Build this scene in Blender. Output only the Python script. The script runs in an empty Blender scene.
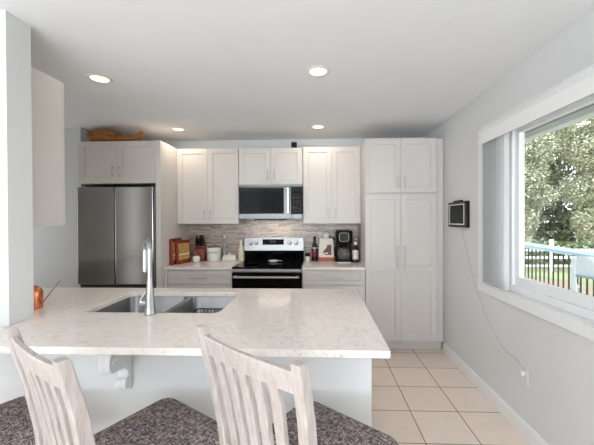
import bpy, bmesh, math, random
from mathutils import Vector, Matrix, Euler
random.seed(7)
PI = math.pi
R = math.radians
SC = bpy.context.scene
COL = SC.collection

# ------------------------------------------------------------------ camera
CAM_H = 1.4359
F_PX, CX, CY = 318.7267, 304.9147, 221.7433
YAW, PITCH, ROLL = .0402, .0082, .0041
cam_d = bpy.data.cameras.new('camera')
cam = bpy.data.objects.new('camera', cam_d)
COL.objects.link(cam)
SC.camera = cam
cam_d.sensor_width = 36.0
cam_d.lens = F_PX / 594 * 36
cam_d.shift_x = -(CX - 297) / 594
cam_d.shift_y = (CY - 222.5) / 594
cam_d.clip_start = .02
cam_d.clip_end = 300
cam.matrix_world = (Matrix.Translation((0, 0, CAM_H)) @ Matrix.Rotation(YAW, 4, 'Z')
                    @ Matrix.Rotation(PI / 2 - PITCH, 4, 'X') @ Matrix.Rotation(-ROLL, 4, 'Z'))

# ------------------------------------------------------------------ light
W = bpy.data.worlds.new('world')
SC.world = W
W.use_nodes = True
wn = W.node_tree.nodes
wl = W.node_tree.links
sky = wn.new('ShaderNodeTexSky')
sky.sky_type = 'NISHITA'
sky.sun_disc = False
sky.sun_elevation = R(48)
sky.sun_rotation = R(235)
sky.altitude = 100
hs = wn.new('ShaderNodeHueSaturation')
hs.inputs['Saturation'].default_value = .25
wl.new(sky.outputs['Color'], hs.inputs['Color'])
wl.new(hs.outputs['Color'], wn['Background'].inputs['Color'])
wn['Background'].inputs['Strength'].default_value = .65


def light(name, kind, loc, rot, energy, color=(1, 1, 1), **kw):
    d = bpy.data.lights.new(name, kind)
    d.energy = energy
    d.color = color
    for k, v in kw.items():
        setattr(d, k, v)
    o = bpy.data.objects.new(name, d)
    o.location = loc
    o.rotation_euler = rot
    COL.objects.link(o)
    return o


light('sun', 'SUN', (-6, -6, 12), (R(42), 0, R(-52)), 2.8, (1, .97, .91), angle=R(.6))
# added fill lamps behind the camera, inside closed walls without openings
light('rear_fill', 'AREA', (-1.1, -3.6, 1.2), (R(150), 0, 0), 325, (.85, .93, 1), shape='RECTANGLE', size=4.0, size_y=2.0)  # unseen area lamp for light from behind, upturned to bounce off the ceiling
light('left_fill', 'AREA', (-3.8, -2.5, 1.35), (R(90), 0, R(-90)), 20, (.90, .955, 1), shape='RECTANGLE', size=2.4, size_y=1.9)  # unseen lamp at the solid left wall, added to lift the right wall
# added lamps at the left of the kitchen, with no opening built there
light('kitchen_fill', 'AREA', (-3.85, 3.0, 1.5), (R(98), 0, R(-90)), 8, (.90, .955, 1), shape='RECTANGLE', size=.75, size_y=1.6)  # added to brighten the wall piece beside the refrigerator
light('fridge_streak_lamp', 'AREA', (-3.03, 1.66, 1.25), (R(90), 0, R(180)), 1.9, (.93, .97, 1), shape='RECTANGLE', size=.17, size_y=1.9)  # added lamp whose mirror image makes the streak on the refrigerator door

SC.view_settings.view_transform = 'Standard'
SC.view_settings.look = 'None'
SC.view_settings.exposure = 0.06
SC.view_settings.gamma = 1.0
SC.view_settings.use_curve_mapping = False


# ------------------------------------------------------------------ materials
def s2l(c):
    return tuple(((v / 255) / 12.92 if v / 255 <= .04045 else ((v / 255 + .055) / 1.055) ** 2.4) for v in c) + (1,)


class NT:
    """small helper around a node tree"""
    def __init__(self, name):
        self.m = bpy.data.materials.new(name)
        self.m.use_nodes = True
        self.n = self.m.node_tree.nodes
        self.l = self.m.node_tree.links
        self.b = self.n['Principled BSDF']

    def add(self, t, **kw):
        x = self.n.new(t)
        for k, v in kw.items():
            setattr(x, k, v)
        return x

    def link(self, a, b):
        self.l.new(a, b)

    def coord(self, scale=(1, 1, 1), kind='Object'):
        tc = self.add('ShaderNodeTexCoord')
        mp = self.add('ShaderNodeMapping')
        mp.inputs['Scale'].default_value = scale
        self.link(tc.outputs[kind], mp.inputs['Vector'])
        return mp.outputs['Vector']

    def noise(self, vec, scale, detail=4, rough=.6):
        x = self.add('ShaderNodeTexNoise')
        x.inputs['Scale'].default_value = scale
        x.inputs['Detail'].default_value = detail
        x.inputs['Roughness'].default_value = rough
        self.link(vec, x.inputs['Vector'])
        return x.outputs['Fac']

    def ramp(self, fac, stops):
        r = self.add('ShaderNodeValToRGB')
        el = r.color_ramp.elements
        while len(el) < len(stops):
            el.new(.5)
        for e, (p, c) in zip(el, stops):
            e.position = p
            e.color = c
        self.link(fac, r.inputs['Fac'])
        return r.outputs['Color']

    def mix(self, fac, a, b, mode='MIX'):
        x = self.add('ShaderNodeMix', data_type='RGBA', blend_type=mode)
        for sock, v in ((x.inputs[0], fac), (x.inputs[6], a), (x.inputs[7], b)):
            if hasattr(v, 'links') or isinstance(v, bpy.types.NodeSocket):
                self.link(v, sock)
            else:
                sock.default_value = v
        return x.outputs[2]

    def math(self, op, a, b=0.0):
        x = self.add('ShaderNodeMath', operation=op)
        for i, v in enumerate((a, b)):
            if isinstance(v, bpy.types.NodeSocket):
                self.link(v, x.inputs[i])
            else:
                x.inputs[i].default_value = v
        return x.outputs[0]

    def bump(self, h, strength=.2, dist=.002):
        x = self.add('ShaderNodeBump')
        x.inputs['Strength'].default_value = strength
        x.inputs['Distance'].default_value = dist
        self.link(h, x.inputs['Height'])
        self.link(x.outputs['Normal'], self.b.inputs['Normal'])


def mat(name, rgb, rough=.5, metal=0.0, var=.04, scale=30, spec=None, bump=0.0, stretch=(1, 1, 1), emit=None, coat=0.0):
    t = NT(name)
    c = s2l(rgb)
    v = t.coord(stretch)
    n = t.noise(v, scale)
    lo = tuple(max(0, x * (1 - var)) for x in c[:3]) + (1,)
    hi = tuple(min(1, x * (1 + var)) for x in c[:3]) + (1,)
    t.link(t.ramp(n, [(.3, lo), (.7, hi)]), t.b.inputs['Base Color'])
    t.b.inputs['Roughness'].default_value = rough
    t.b.inputs['Metallic'].default_value = metal
    t.b.inputs['Coat Weight'].default_value = coat
    if spec is not None:
        t.b.inputs['Specular IOR Level'].default_value = spec
    if bump:
        t.bump(n, bump)
    if emit:
        t.b.inputs['Emission Color'].default_value = s2l(emit[0])
        t.b.inputs['Emission Strength'].default_value = emit[1]
    return t.m


M = {}
M['wall'] = mat('painted_wall', (220, 220, 219), .75, var=.012, scale=3)
M['ceiling'] = mat('ceiling_paint', (240, 241, 242), .85, var=.015, scale=2.5)
M['trim'] = mat('trim_paint', (238, 238, 237), .35, var=.01)
M['cabinet'] = mat('cabinet_paint', (209, 203, 198), .38, var=.015, scale=8)
M['cabinet_side'] = mat('cabinet_side_panel', (212, 206, 201), .42, var=.015, scale=8)
M['nickel'] = mat('brushed_nickel', (196, 192, 188), .32, 1.0, var=.05)
M['steel'] = mat('stainless_steel', (172, 172, 172), .34, 1.0, var=.05, scale=14, stretch=(1, 1, 30))
M['dark_steel'] = mat('dark_stainless_steel', (104, 104, 105), .34, 1.0, var=.05, scale=14, stretch=(30, 1, 1))
M['sink_steel'] = mat('sink_steel', (132, 132, 132), .34, 1.0, var=.06, scale=20, stretch=(1, 20, 1))
M['fridge_steel'] = mat('fridge_steel', (172, 168, 163), .21, 1.0, var=.03, scale=3, stretch=(6, 6, .4))
M['chrome'] = mat('faucet_chrome', (172, 172, 172), .27, 1.0, var=.02)
M['black_gloss'] = mat('black_glass', (9, 9, 10), .08, var=.05, spec=.13)
M['black'] = mat('black_plastic', (13, 13, 14), .36, var=.1, spec=.25)
M['dark_gap'] = mat('dark_gap', (40, 37, 35), .6, var=.1)
M['screen'] = mat('dark_screen', (5, 5, 8), .10, var=.1, spec=.08)
M['white_ceramic'] = mat('white_ceramic', (236, 232, 226), .22, var=.02)
M['red_wood'] = mat('red_brown_wood', (128, 44, 26), .35, var=.25, scale=18, stretch=(1, 1, .15), coat=.3)
M['tan_wood'] = mat('tan_inlay_wood', (196, 152, 92), .4, var=.3, scale=40, stretch=(1, 1, .3))
M['copper'] = mat('copper', (214, 134, 98), .22, 1.0, var=.05)
M['wicker'] = mat('wicker', (164, 104, 52), .75, var=.85, scale=75, stretch=(1, 2, 2.5), bump=1.0)
M['wicker_red'] = mat('dried_flowers', (146, 84, 44), .85, var=.8, scale=60)
M['bottle_dark'] = mat('dark_bottle_glass', (14, 18, 14), .08, var=.05)
M['bottle_brown'] = mat('brown_bottle_glass', (44, 22, 12), .08, var=.05)
M['red_label'] = mat('red_label', (112, 34, 30), .5, var=.7, scale=60)
M['paper'] = mat('cream_paper', (232, 224, 214), .6, var=.04, scale=60)
M['orange_band'] = mat('orange_band', (176, 96, 54), .5, var=.1)
M['photo_brown'] = mat('photo_brown', (112, 66, 54), .5, var=.5, scale=70)
M['cream_soap'] = mat('cream_bottle', (226, 216, 196), .3, var=.03)
M['text_dark'] = mat('dark_lettering', (60, 56, 54), .5, var=.05)
M['outlet'] = mat('outlet_plastic', (222, 221, 219), .35, var=.01)
M['cord'] = mat('white_cord', (204, 202, 200), .45, var=.02)
M['vinyl'] = mat('window_vinyl', (240, 241, 242), .35, var=.01)
M['grey_metal'] = mat('grey_metal', (120, 120, 118), .4, .8, var=.05)
M['white_wood'] = mat('white_fence_paint', (226, 226, 222), .6, var=.05)
M['rail_blue'] = mat('pale_rail_paint', (168, 192, 202), .45, var=.04)
M['baluster'] = mat('black_baluster', (34, 34, 36), .4, var=.1)
M['deck'] = mat('deck_board', (150, 146, 140), .7, var=.15, scale=5, stretch=(8, .5, 1))
M['patio_plastic'] = mat('patio_plastic', (226, 234, 236), .35, var=.02)
M['patio_frame'] = mat('patio_frame', (150, 168, 174), .35, .3, var=.05)
M['bark'] = mat('bark', (128, 118, 104), .9, var=.35, scale=8, stretch=(1, 1, .3), bump=.5)
M['birch'] = mat('birch_bark', (196, 190, 178), .8, var=.25, scale=8, stretch=(1, 1, 3))
M['soffit'] = mat('soffit_vinyl', (138, 142, 138), .6, var=.03)
M['gutter'] = mat('gutter_white', (232, 234, 230), .4, var=.02)
M['lens'] = mat('lamp_lens', (255, 246, 220), .4, var=.01, emit=((255, 236, 178), 1.9))
M['lamp_trim'] = mat('lamp_trim', (228, 227, 224), .4, var=.01)
M['led'] = mat('clock_led', (74, 44, 40), .3, var=.3, scale=300)


def m_floor():
    t = NT('floor_tile')
    tc = t.add('ShaderNodeTexCoord')
    mp = t.add('ShaderNodeMapping')
    mp.inputs['Location'].default_value = (-.6852, -2.4003, 0)
    t.link(tc.outputs['Object'], mp.inputs['Vector'])
    br = t.add('ShaderNodeTexBrick', offset=0.0, squash=1.0)
    br.inputs['Color1'].default_value = s2l((248, 232, 218))
    br.inputs['Color2'].default_value = s2l((238, 221, 207))
    br.inputs['Mortar'].default_value = s2l((132, 104, 86))
    br.inputs['Scale'].default_value = 1
    br.inputs['Mortar Size'].default_value = .0035
    br.inputs['Mortar Smooth'].default_value = .1
    br.inputs['Brick Width'].default_value = .3488
    br.inputs['Row Height'].default_value = .3488
    t.link(mp.outputs['Vector'], br.inputs['Vector'])
    n = t.noise(tc.outputs['Object'], 9, 6, .65)
    c = t.mix(.5, br.outputs['Color'], t.ramp(n, [(.3, (.86, .855, .85, 1)), (.7, (1, 1, 1, 1))]), 'MULTIPLY')
    t.link(c, t.b.inputs['Base Color'])
    t.b.inputs['Roughness'].default_value = .32
    t.bump(t.math('SUBTRACT', 1.0, br.outputs['Fac']), .4, .002)
    return t.m


def m_splash():
    t = NT('mosaic_backsplash')
    tc = t.add('ShaderNodeTexCoord')
    sp = t.add('ShaderNodeSeparateXYZ')
    t.link(tc.outputs['Object'], sp.inputs[0])
    cb = t.add('ShaderNodeCombineXYZ')
    t.link(sp.outputs['X'], cb.inputs['X'])
    t.link(sp.outputs['Z'], cb.inputs['Y'])
    br = t.add('ShaderNodeTexBrick', offset=.37, offset_frequency=2, squash=.7, squash_frequency=3)
    br.inputs['Color1'].default_value = s2l((222, 210, 200))
    br.inputs['Color2'].default_value = s2l((162, 144, 133))
    br.inputs['Mortar'].default_value = s2l((138, 124, 114))
    br.inputs['Scale'].default_value = 1
    br.inputs['Bias'].default_value = -.15
    br.inputs['Mortar Size'].default_value = .0012
    br.inputs['Brick Width'].default_value = .15
    br.inputs['Row Height'].default_value = .0165
    t.link(cb.outputs[0], br.inputs['Vector'])
    mp = t.add('ShaderNodeMapping')
    mp.inputs['Scale'].default_value = (13, 1, 61)
    t.link(tc.outputs['Object'], mp.inputs['Vector'])
    n = t.noise(mp.outputs['Vector'], 1.3, 3)
    c = t.mix(.75, br.outputs['Color'], t.ramp(n, [(.3, s2l((196, 178, 168))), (.5, s2l((234, 226, 219))), (.7, s2l((255, 252, 248)))]), 'MULTIPLY')
    t.link(c, t.b.inputs['Base Color'])
    t.b.inputs['Roughness'].default_value = .3
    return t.m


def m_quartz():
    t = NT('quartz_counter')
    v = t.coord()
    n1 = t.noise(v, 26, 7, .72)
    n2 = t.noise(v, 3.5, 3, .5)
    v2 = t.coord((1, 2.2, 1))
    n3 = t.noise(v2, 60, 4, .7)
    c = t.ramp(n1, [(.30, s2l((210, 200, 192))), (.44, s2l((231, 222, 214))), (.60, s2l((236, 229, 222)))])
    fleck = t.ramp(t.math('MULTIPLY', n3, t.math('ADD', .45, n2)), [(.61, (0, 0, 0, 1)), (.67, (1, 1, 1, 1))])
    c = t.mix(fleck, c, s2l((192, 187, 184)))
    t.link(c, t.b.inputs['Base Color'])
    t.b.inputs['Roughness'].default_value = .16
    return t.m


def m_tweed():
    t = NT('tweed_fabric')
    a = t.noise(t.coord((1, 5, 1)), 50, 3, .7)
    b = t.noise(t.coord((5, 1, 1)), 50, 3, .7)
    w = t.math('MULTIPLY', t.math('ADD', a, b), .5)
    c = t.ramp(w, [(.40, s2l((58, 52, 56))), (.47, s2l((106, 98, 98))), (.53, s2l((152, 143, 139))), (.60, s2l((204, 195, 189)))])
    n = t.noise(t.coord(), 14, 2)
    c = t.mix(.5, c, t.ramp(n, [(.35, s2l((206, 196, 206))), (.65, s2l((255, 240, 226)))]), 'MULTIPLY')
    t.link(c, t.b.inputs['Base Color'])
    t.b.inputs['Roughness'].default_value = .9
    t.b.inputs['Specular IOR Level'].default_value = .15
    t.bump(w, .6, .003)
    return t.m


def m_whitewash():
    t = NT('whitewashed_wood')
    n = t.noise(t.coord((14, 14, 1.6)), 5, 5, .65)
    c = t.ramp(n, [(.28, s2l((162, 148, 141))), (.5, s2l((181, 170, 164))), (.72, s2l((194, 187, 182)))])
    t.link(c, t.b.inputs['Base Color'])
    t.b.inputs['Roughness'].default_value = .42
    return t.m


def m_glass():
    t = NT('window_glass')
    n = t.n
    out = n['Material Output']
    tr = t.add('ShaderNodeBsdfTransparent')
    tr.inputs['Color'].default_value = (.97, .985, .98, 1)
    gl = t.add('ShaderNodeBsdfGlossy')
    gl.inputs['Roughness'].default_value = .01
    lw = t.add('ShaderNodeLayerWeight')
    lw.inputs['Blend'].default_value = .5
    fac = t.math('ADD', t.math('MULTIPLY', t.math('POWER', lw.outputs['Facing'], 5.0), .5), .035)
    mx = t.add('ShaderNodeMixShader')
    t.link(fac, mx.inputs[0])
    t.link(tr.outputs[0], mx.inputs[1])
    t.link(gl.outputs[0], mx.inputs[2])
    t.link(mx.outputs[0], out.inputs['Surface'])
    return t.m


def m_leaf(name, stops):
    t = NT(name)
    oi = t.add('ShaderNodeNewGeometry')
    c = t.ramp(oi.outputs['Random Per Island'], stops)
    t.link(c, t.b.inputs['Base Color'])
    t.b.inputs['Roughness'].default_value = .45
    t.b.inputs['Transmission Weight'].default_value = 0
    return t.m


def m_lawn():
    t = NT('lawn')
    v = t.coord()
    n = t.noise(v, .35, 3)
    n2 = t.noise(v, 9, 4)
    c = t.ramp(n, [(.40, s2l((168, 146, 128))), (.50, s2l((142, 154, 108))), (.7, s2l((164, 176, 130)))])
    c = t.mix(.5, c, t.ramp(n2, [(.3, (.6, .6, .6, 1)), (.7, (1, 1, 1, 1))]), 'MULTIPLY')
    t.link(c, t.b.inputs['Base Color'])
    t.b.inputs['Roughness'].default_value = .9
    return t.m


def m_clear():
    """clear jar glass"""
    t = NT('clear_glass')
    t.b.inputs['Base Color'].default_value = (.96, .97, .97, 1)
    t.b.inputs['Roughness'].default_value = .04
    t.b.inputs['Transmission Weight'].default_value = .92
    n = t.noise(t.coord(), 20)
    t.link(t.ramp(n, [(0, (.95, .96, .96, 1)), (1, (.98, .98, .98, 1))]), t.b.inputs['Base Color'])
    return t.m


def m_vane():
    """thin vinyl blind vane that lets some daylight through"""
    t = NT('blind_vane')
    n = t.noise(t.coord(), 12)
    c = t.ramp(n, [(.3, s2l((228, 228, 228))), (.7, s2l((234, 234, 234)))])
    t.link(c, t.b.inputs['Base Color'])
    t.b.inputs['Roughness'].default_value = .5
    tl = t.add('ShaderNodeBsdfTranslucent')
    t.link(c, tl.inputs['Color'])
    mx = t.add('ShaderNodeMixShader')
    mx.inputs[0].default_value = .4
    t.link(t.b.outputs[0], mx.inputs[1])
    t.link(tl.outputs[0], mx.inputs[2])
    t.link(mx.outputs[0], t.n['Material Output'].inputs['Surface'])
    return t.m


M['vane'] = m_vane()
M['floor'] = m_floor()
M['splash'] = m_splash()
M['quartz'] = m_quartz()
M['tweed'] = m_tweed()
M['whitewash'] = m_whitewash()
M['glass'] = m_glass()
M['lawn'] = m_lawn()
M['clear'] = m_clear()
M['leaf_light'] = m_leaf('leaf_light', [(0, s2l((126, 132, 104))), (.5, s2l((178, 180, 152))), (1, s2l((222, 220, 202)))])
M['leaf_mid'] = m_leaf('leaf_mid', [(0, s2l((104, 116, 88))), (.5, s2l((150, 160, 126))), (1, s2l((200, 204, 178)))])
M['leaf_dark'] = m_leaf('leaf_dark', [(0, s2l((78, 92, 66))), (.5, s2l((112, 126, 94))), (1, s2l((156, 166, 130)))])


# ------------------------------------------------------------------ mesh helpers
def new_bm():
    return bmesh.new()


def box(bm, x0, x1, y0, y1, z0, z1, bev=0.0, mtx=None, seg=2):
    r = bmesh.ops.create_cube(bm, size=1)
    vs = r['verts']
    for v in vs:
        v.co = Vector((x0 + (v.co.x + .5) * (x1 - x0), y0 + (v.co.y + .5) * (y1 - y0), z0 + (v.co.z + .5) * (z1 - z0)))
    if bev:
        es = list({e for v in vs for e in v.link_edges})
        rr = bmesh.ops.bevel(bm, geom=es, offset=bev, segments=seg, affect='EDGES', profile=.5, clamp_overlap=True)
        vs = list({v for v in vs if v.is_valid} | set(rr['verts']))
    if mtx is not None:
        bmesh.ops.transform(bm, matrix=mtx, verts=vs)
    return vs


def lathe(bm, prof, n=28, c=(0, 0, 0), mtx=None):
    """prof: list of (radius, z), bottom to top; caps where radius is 0 or closes ends"""
    rings = []
    vs = []
    for r, z in prof:
        if r <= 1e-6:
            ring = [bm.verts.new((c[0], c[1], c[2] + z))]
        else:
            ring = [bm.verts.new((c[0] + r * math.cos(2 * PI * k / n), c[1] + r * math.sin(2 * PI * k / n), c[2] + z)) for k in range(n)]
        rings.append(ring)
        vs += ring
    for a, b in zip(rings, rings[1:]):
        for k in range(n):
            k2 = (k + 1) % n
            if len(a) == 1 and len(b) == 1:
                continue
            if len(a) == 1:
                bm.faces.new((a[0], b[k2], b[k]))
            elif len(b) == 1:
                bm.faces.new((a[k], a[k2], b[0]))
            else:
                bm.faces.new((a[k], a[k2], b[k2], b[k]))
    if len(rings[0]) > 1:
        bm.faces.new(list(reversed(rings[0])))
    if len(rings[-1]) > 1:
        bm.faces.new(rings[-1])
    if mtx is not None:
        bmesh.ops.transform(bm, matrix=mtx, verts=vs)
    return vs


def tube(bm, pts, rad, n=10, cap=True):
    """rad: number or list; round tube along pts"""
    pts = [Vector(p) for p in pts]
    if not isinstance(rad, (list, tuple)):
        rad = [rad] * len(pts)
    rings = []
    up = None
    for i, p in enumerate(pts):
        t = (pts[min(i + 1, len(pts) - 1)] - pts[max(i - 1, 0)]).normalized()
        if up is None:
            up = Vector((0, 0, 1)) if abs(t.z) < .9 else Vector((1, 0, 0))
        a = (up - t * up.dot(t)).normalized()
        up = a
        b = t.cross(a)
        rings.append([bm.verts.new(p + (a * math.cos(2 * PI * k / n) + b * math.sin(2 * PI * k / n)) * rad[i]) for k in range(n)])
    for a, b in zip(rings, rings[1:]):
        for k in range(n):
            bm.faces.new((a[k], a[(k + 1) % n], b[(k + 1) % n], b[k]))
    if cap:
        bm.faces.new(list(reversed(rings[0])))
        bm.faces.new(rings[-1])


def sweep(bm, secs):
    """secs: list of equal-length closed point loops, lofted and capped"""
    rings = [[bm.verts.new(p) for p in s] for s in secs]
    n = len(rings[0])
    for a, b in zip(rings, rings[1:]):
        for k in range(n):
            bm.faces.new((a[k], a[(k + 1) % n], b[(k + 1) % n], b[k]))
    bm.faces.new(list(reversed(rings[0])))
    bm.faces.new(rings[-1])


def prism(bm, outline, axis, a, b, mtx=None):
    """outline: 2-D points; extruded along axis from a to b"""
    def P(p, t):
        return {'X': (t, p[0], p[1]), 'Y': (p[0], t, p[1]), 'Z': (p[0], p[1], t)}[axis]
    v0 = [bm.verts.new(P(p, a)) for p in outline]
    v1 = [bm.verts.new(P(p, b)) for p in outline]
    n = len(outline)
    f0 = bm.faces.new(v0)
    f1 = bm.faces.new(list(reversed(v1)))
    for k in range(n):
        bm.faces.new((v0[k], v1[k], v1[(k + 1) % n], v0[(k + 1) % n]))
    if mtx is not None:
        bmesh.ops.transform(bm, matrix=mtx, verts=v0 + v1)
    return f0, f1


def rrect(x0, x1, y0, y1, r, n=6):
    pts = []
    for cx, cy, a0 in ((x1 - r, y1 - r, 0), (x0 + r, y1 - r, 90), (x0 + r, y0 + r, 180), (x1 - r, y0 + r, 270)):
        for k in range(n + 1):
            a = R(a0 + 90 * k / n)
            pts.append((cx + r * math.cos(a), cy + r * math.sin(a)))
    return pts


def obj(name, bm, m, parent=None, smooth=False, bevel=0.0):
    bmesh.ops.recalc_face_normals(bm, faces=bm.faces[:])
    me = bpy.data.meshes.new(name)
    bm.to_mesh(me)
    bm.free()
    me.materials.append(M[m] if isinstance(m, str) else m)
    if smooth:
        for p in me.polygons:
            p.use_smooth = True
        me.set_sharp_from_angle(angle=R(40))
    o = bpy.data.objects.new(name, me)
    COL.objects.link(o)
    if parent is not None:
        o.parent = parent
    if bevel:
        md = o.modifiers.new('bevel', 'BEVEL')
        md.width = bevel
        md.segments = 2
        md.limit_method = 'ANGLE'
        md.angle_limit = R(40)
    return o


def tag(o, label, cat, group=None, kind=None):
    o['label'] = label
    o['category'] = cat
    if group:
        o['group'] = group
    if kind:
        o['kind'] = kind
    return o


def thing(name, label, cat, loc=(0, 0, 0), rz=0.0, group=None):
    o = bpy.data.objects.new(name, None)
    o.empty_display_size = .1
    COL.objects.link(o)
    o.location = loc
    o.rotation_euler = (0, 0, rz)
    return tag(o, label, cat, group)


def struct(name, bm, m, label, cat, **kw):
    return tag(obj(name, bm, m, **kw), label, cat, kind='structure')


def copy_tree(o, parent=None):
    c = o.copy()
    COL.objects.link(c)
    if parent is not None:
        c.parent = parent
    for ch in list(o.children):
        copy_tree(ch, c)
    return c


def bx(name, m, parent, x0, x1, y0, y1, z0, z1, bev=0.0, **kw):
    bm = new_bm()
    box(bm, x0, x1, y0, y1, z0, z1, bev)
    return obj(name, bm, m, parent, **kw)


# ------------------------------------------------------------------ the room
XR, XL, YB, YF, ZC = 1.361, -3.9, 4.14, -4.0, 2.4714
TH = .16
bm = new_bm(); box(bm, XL - TH, XR + .002, YF - TH, YB + TH, -.12, 0)
struct('floor', bm, 'floor', 'square beige floor tiles with dark grout lines', 'floor')
bm = new_bm(); box(bm, XL - TH, XR + TH, YF - TH, YB + TH, ZC, ZC + .2)
struct('ceiling', bm, 'ceiling', 'smooth white painted kitchen ceiling', 'ceiling')
bm = new_bm(); box(bm, XL - TH, XR + TH, YB, YB + TH, 0, ZC)
struct('wall_back', bm, 'wall', 'pale grey wall behind the cabinets and range', 'wall')
bm = new_bm(); box(bm, XL - TH, XL, YF, YB, 0, ZC)
struct('wall_left', bm, 'wall', 'pale grey side wall left of the kitchen', 'wall')
bm = new_bm(); box(bm, XL - TH, XR + TH, YF - TH, YF, 0, ZC)
struct('wall_front', bm, 'wall', 'pale grey wall behind the viewer', 'wall')
# right wall with the window opening
OY0, OY1, OZ0, OZ1 = .70, 2.655, .90, 2.13
bm = new_bm()
box(bm, XR, XR + TH, YF, OY0, -.12, ZC)
box(bm, XR, XR + TH, OY1, YB, -.12, ZC)
box(bm, XR, XR + TH, OY0, OY1, -.12, OZ0)
box(bm, XR, XR + TH, OY0, OY1, OZ1, ZC)
struct('wall_right', bm, 'wall', 'pale grey wall around the bright window', 'wall')
# wall piece beside the refrigerator alcove
bm = new_bm(); box(bm, XL, -2.66, 3.485, YB, 0, ZC)
struct('wall_alcove', bm, 'wall', 'pale grey wall piece left of the refrigerator', 'wall')
# stub wall standing at the left end of the peninsula, and the low wall under the counter
bm = new_bm(); box(bm, XL, -1.533, 1.518, 1.656, 0, ZC)
struct('wall_stub', bm, 'wall', 'white wall end standing at the left of the peninsula', 'wall')
bm = new_bm(); box(bm, -1.533, .2525, 1.518, 1.656, 0, .884)
struct('wall_low', bm, 'wall', 'white low wall carrying the overhang of the peninsula counter', 'wall')
# baseboards
bm = new_bm(); prism(bm, [(XR, 0), (XR - .016, 0), (XR - .016, .075), (XR - .010, .092), (XR - .004, .098), (XR, .098)], 'Y', YF, 3.485)
struct('baseboard_right', bm, 'trim', 'white baseboard along the window wall', 'baseboard')
bm = new_bm(); box(bm, XL, -2.66, 3.47, 3.485, 0, .095)
struct('baseboard_alcove', bm, 'trim', 'white baseboard on the wall piece beside the refrigerator', 'baseboard')
# mosaic backsplash
bm = new_bm(); box(bm, -1.698, .512, 4.128, YB, .914, 1.45)
struct('trim_backsplash', bm, 'splash', 'taupe linear mosaic tile backsplash above the back counter', 'backsplash')

# ------------------------------------------------------------------ window
win = tag(bpy.data.objects.new('window_1', None), 'large white framed window looking out on the deck', 'window', kind='structure')
COL.objects.link(win)
win.location = (XR, 1.7, OZ0)


def wloc(bm):
    bmesh.ops.translate(bm, verts=bm.verts[:], vec=(-XR, -1.7, -OZ0))
    return bm


bm = new_bm()   # casing on the wall
cz = .022
box(bm, XR - cz, XR, 2.655, 2.727, .902, 2.10, .004)
box(bm, XR - cz, XR, .63, .70, .902, 2.10, .004)
box(bm, XR - cz - .004, XR, .63, 2.727, .835, .902, .004)
box(bm, XR - cz, XR, .63, 2.727, 2.10, 2.165, .004)
obj('casing', wloc(bm), 'trim', win)
bm = new_bm()   # reveal lining of the opening
box(bm, XR, XR + .13, OY1 - .006, OY1, OZ0, OZ1)
box(bm, XR, XR + .13, OY0, OY0 + .006, OZ0, OZ1)
box(bm, XR - .012, XR + .13, OY0, OY1, OZ0, OZ0 + .008)
box(bm, XR, XR + .13, OY0, OY1, OZ1 - .006, OZ1)
obj('reveal', wloc(bm), 'trim', win)
FX0, FX1 = XR + .045, XR + .125
bm = new_bm()   # main frame
y0, y1, z0, z1 = OY0 + .006, OY1 - .006, OZ0 + .008, OZ1 - .006
box(bm, FX0, FX1, 2.365, y1, z0, z1, .004)
box(bm, FX0, FX1, y0, .78, z0, z1, .004)
box(bm, FX0, FX1, .78, 2.365, z0, z0 + .048, .004)
box(bm, FX0, FX1, .78, 2.365, 2.078, z1, .004)
obj('window_frame', wloc(bm), 'vinyl', win)
SX0, SX1 = XR + .065, XR + .105
for ya, yb in ((1.50, 2.365), (.78, 1.50)):
    bm = new_bm()
    w_ = .062
    za, zb = z0 + .048, 2.078
    box(bm, SX0, SX1, ya, ya + w_ * .6, za, zb, .003)
    box(bm, SX0, SX1, yb - .046, yb, za, zb, .003)
    box(bm, SX0, SX1, ya + w_ * .6, yb - .046, za, za + w_, .003)
    box(bm, SX0, SX1, ya + w_ * .6, yb - .046, zb - .035, zb, .003)
    s = obj('sash', wloc(bm), 'vinyl', win)
    bm = new_bm()
    box(bm, SX0 + .018, SX0 + .022, ya + w_ * .6, yb - .046, za + w_, zb - .035)
    obj('pane', wloc(bm), 'glass', s)

# vertical blind: valance and stacked vanes
bl = thing('vertical_blind', 'white vertical blind stacked at the left of the window under its valance', 'blind', (1.325, 1.6, 2.02))
bm = new_bm()
prism(bm, [(-.036, 0), (-.036, .088), (-.030, .092), (-.014, .138), (-.010, .142), (-.006, .142), (-.025, .088), (-.028, 0)], 'Y', -1.05, .985)
box(bm, -.025, .036, .975, .985, .0, .142)
box(bm, -.025, .036, -1.05, -1.04, .0, .142)
box(bm, -.025, .036, -1.04, .975, .134, .142)
obj('valance', bm, 'trim', bl)
bm = new_bm(); box(bm, -.016, .010, -1.03, .972, .095, .132, .003)
obj('headrail', bm, 'vinyl', bl)
vb = new_bm()
NV = 7
pts_a = [(-.027 + .054 * k / 8, .007 * math.sin(PI * k / 8)) for k in range(9)]
loop = pts_a + [(x, y + .0012) for x, y in reversed(pts_a)]
prism(vb, loop, 'Z', -1.095, .093)
vproto = None
for k in range(NV):
    yy = .700 + .285 * k / (NV - 1)
    if vproto is None:
        vproto = obj('vane', vb, 'vane', bl, smooth=True)
        o = vproto
    else:
        o = vproto.copy(); COL.objects.link(o); o.parent = bl
    o.location = (.003, yy, 0)
    o.rotation_euler = (0, 0, R(22))

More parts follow.
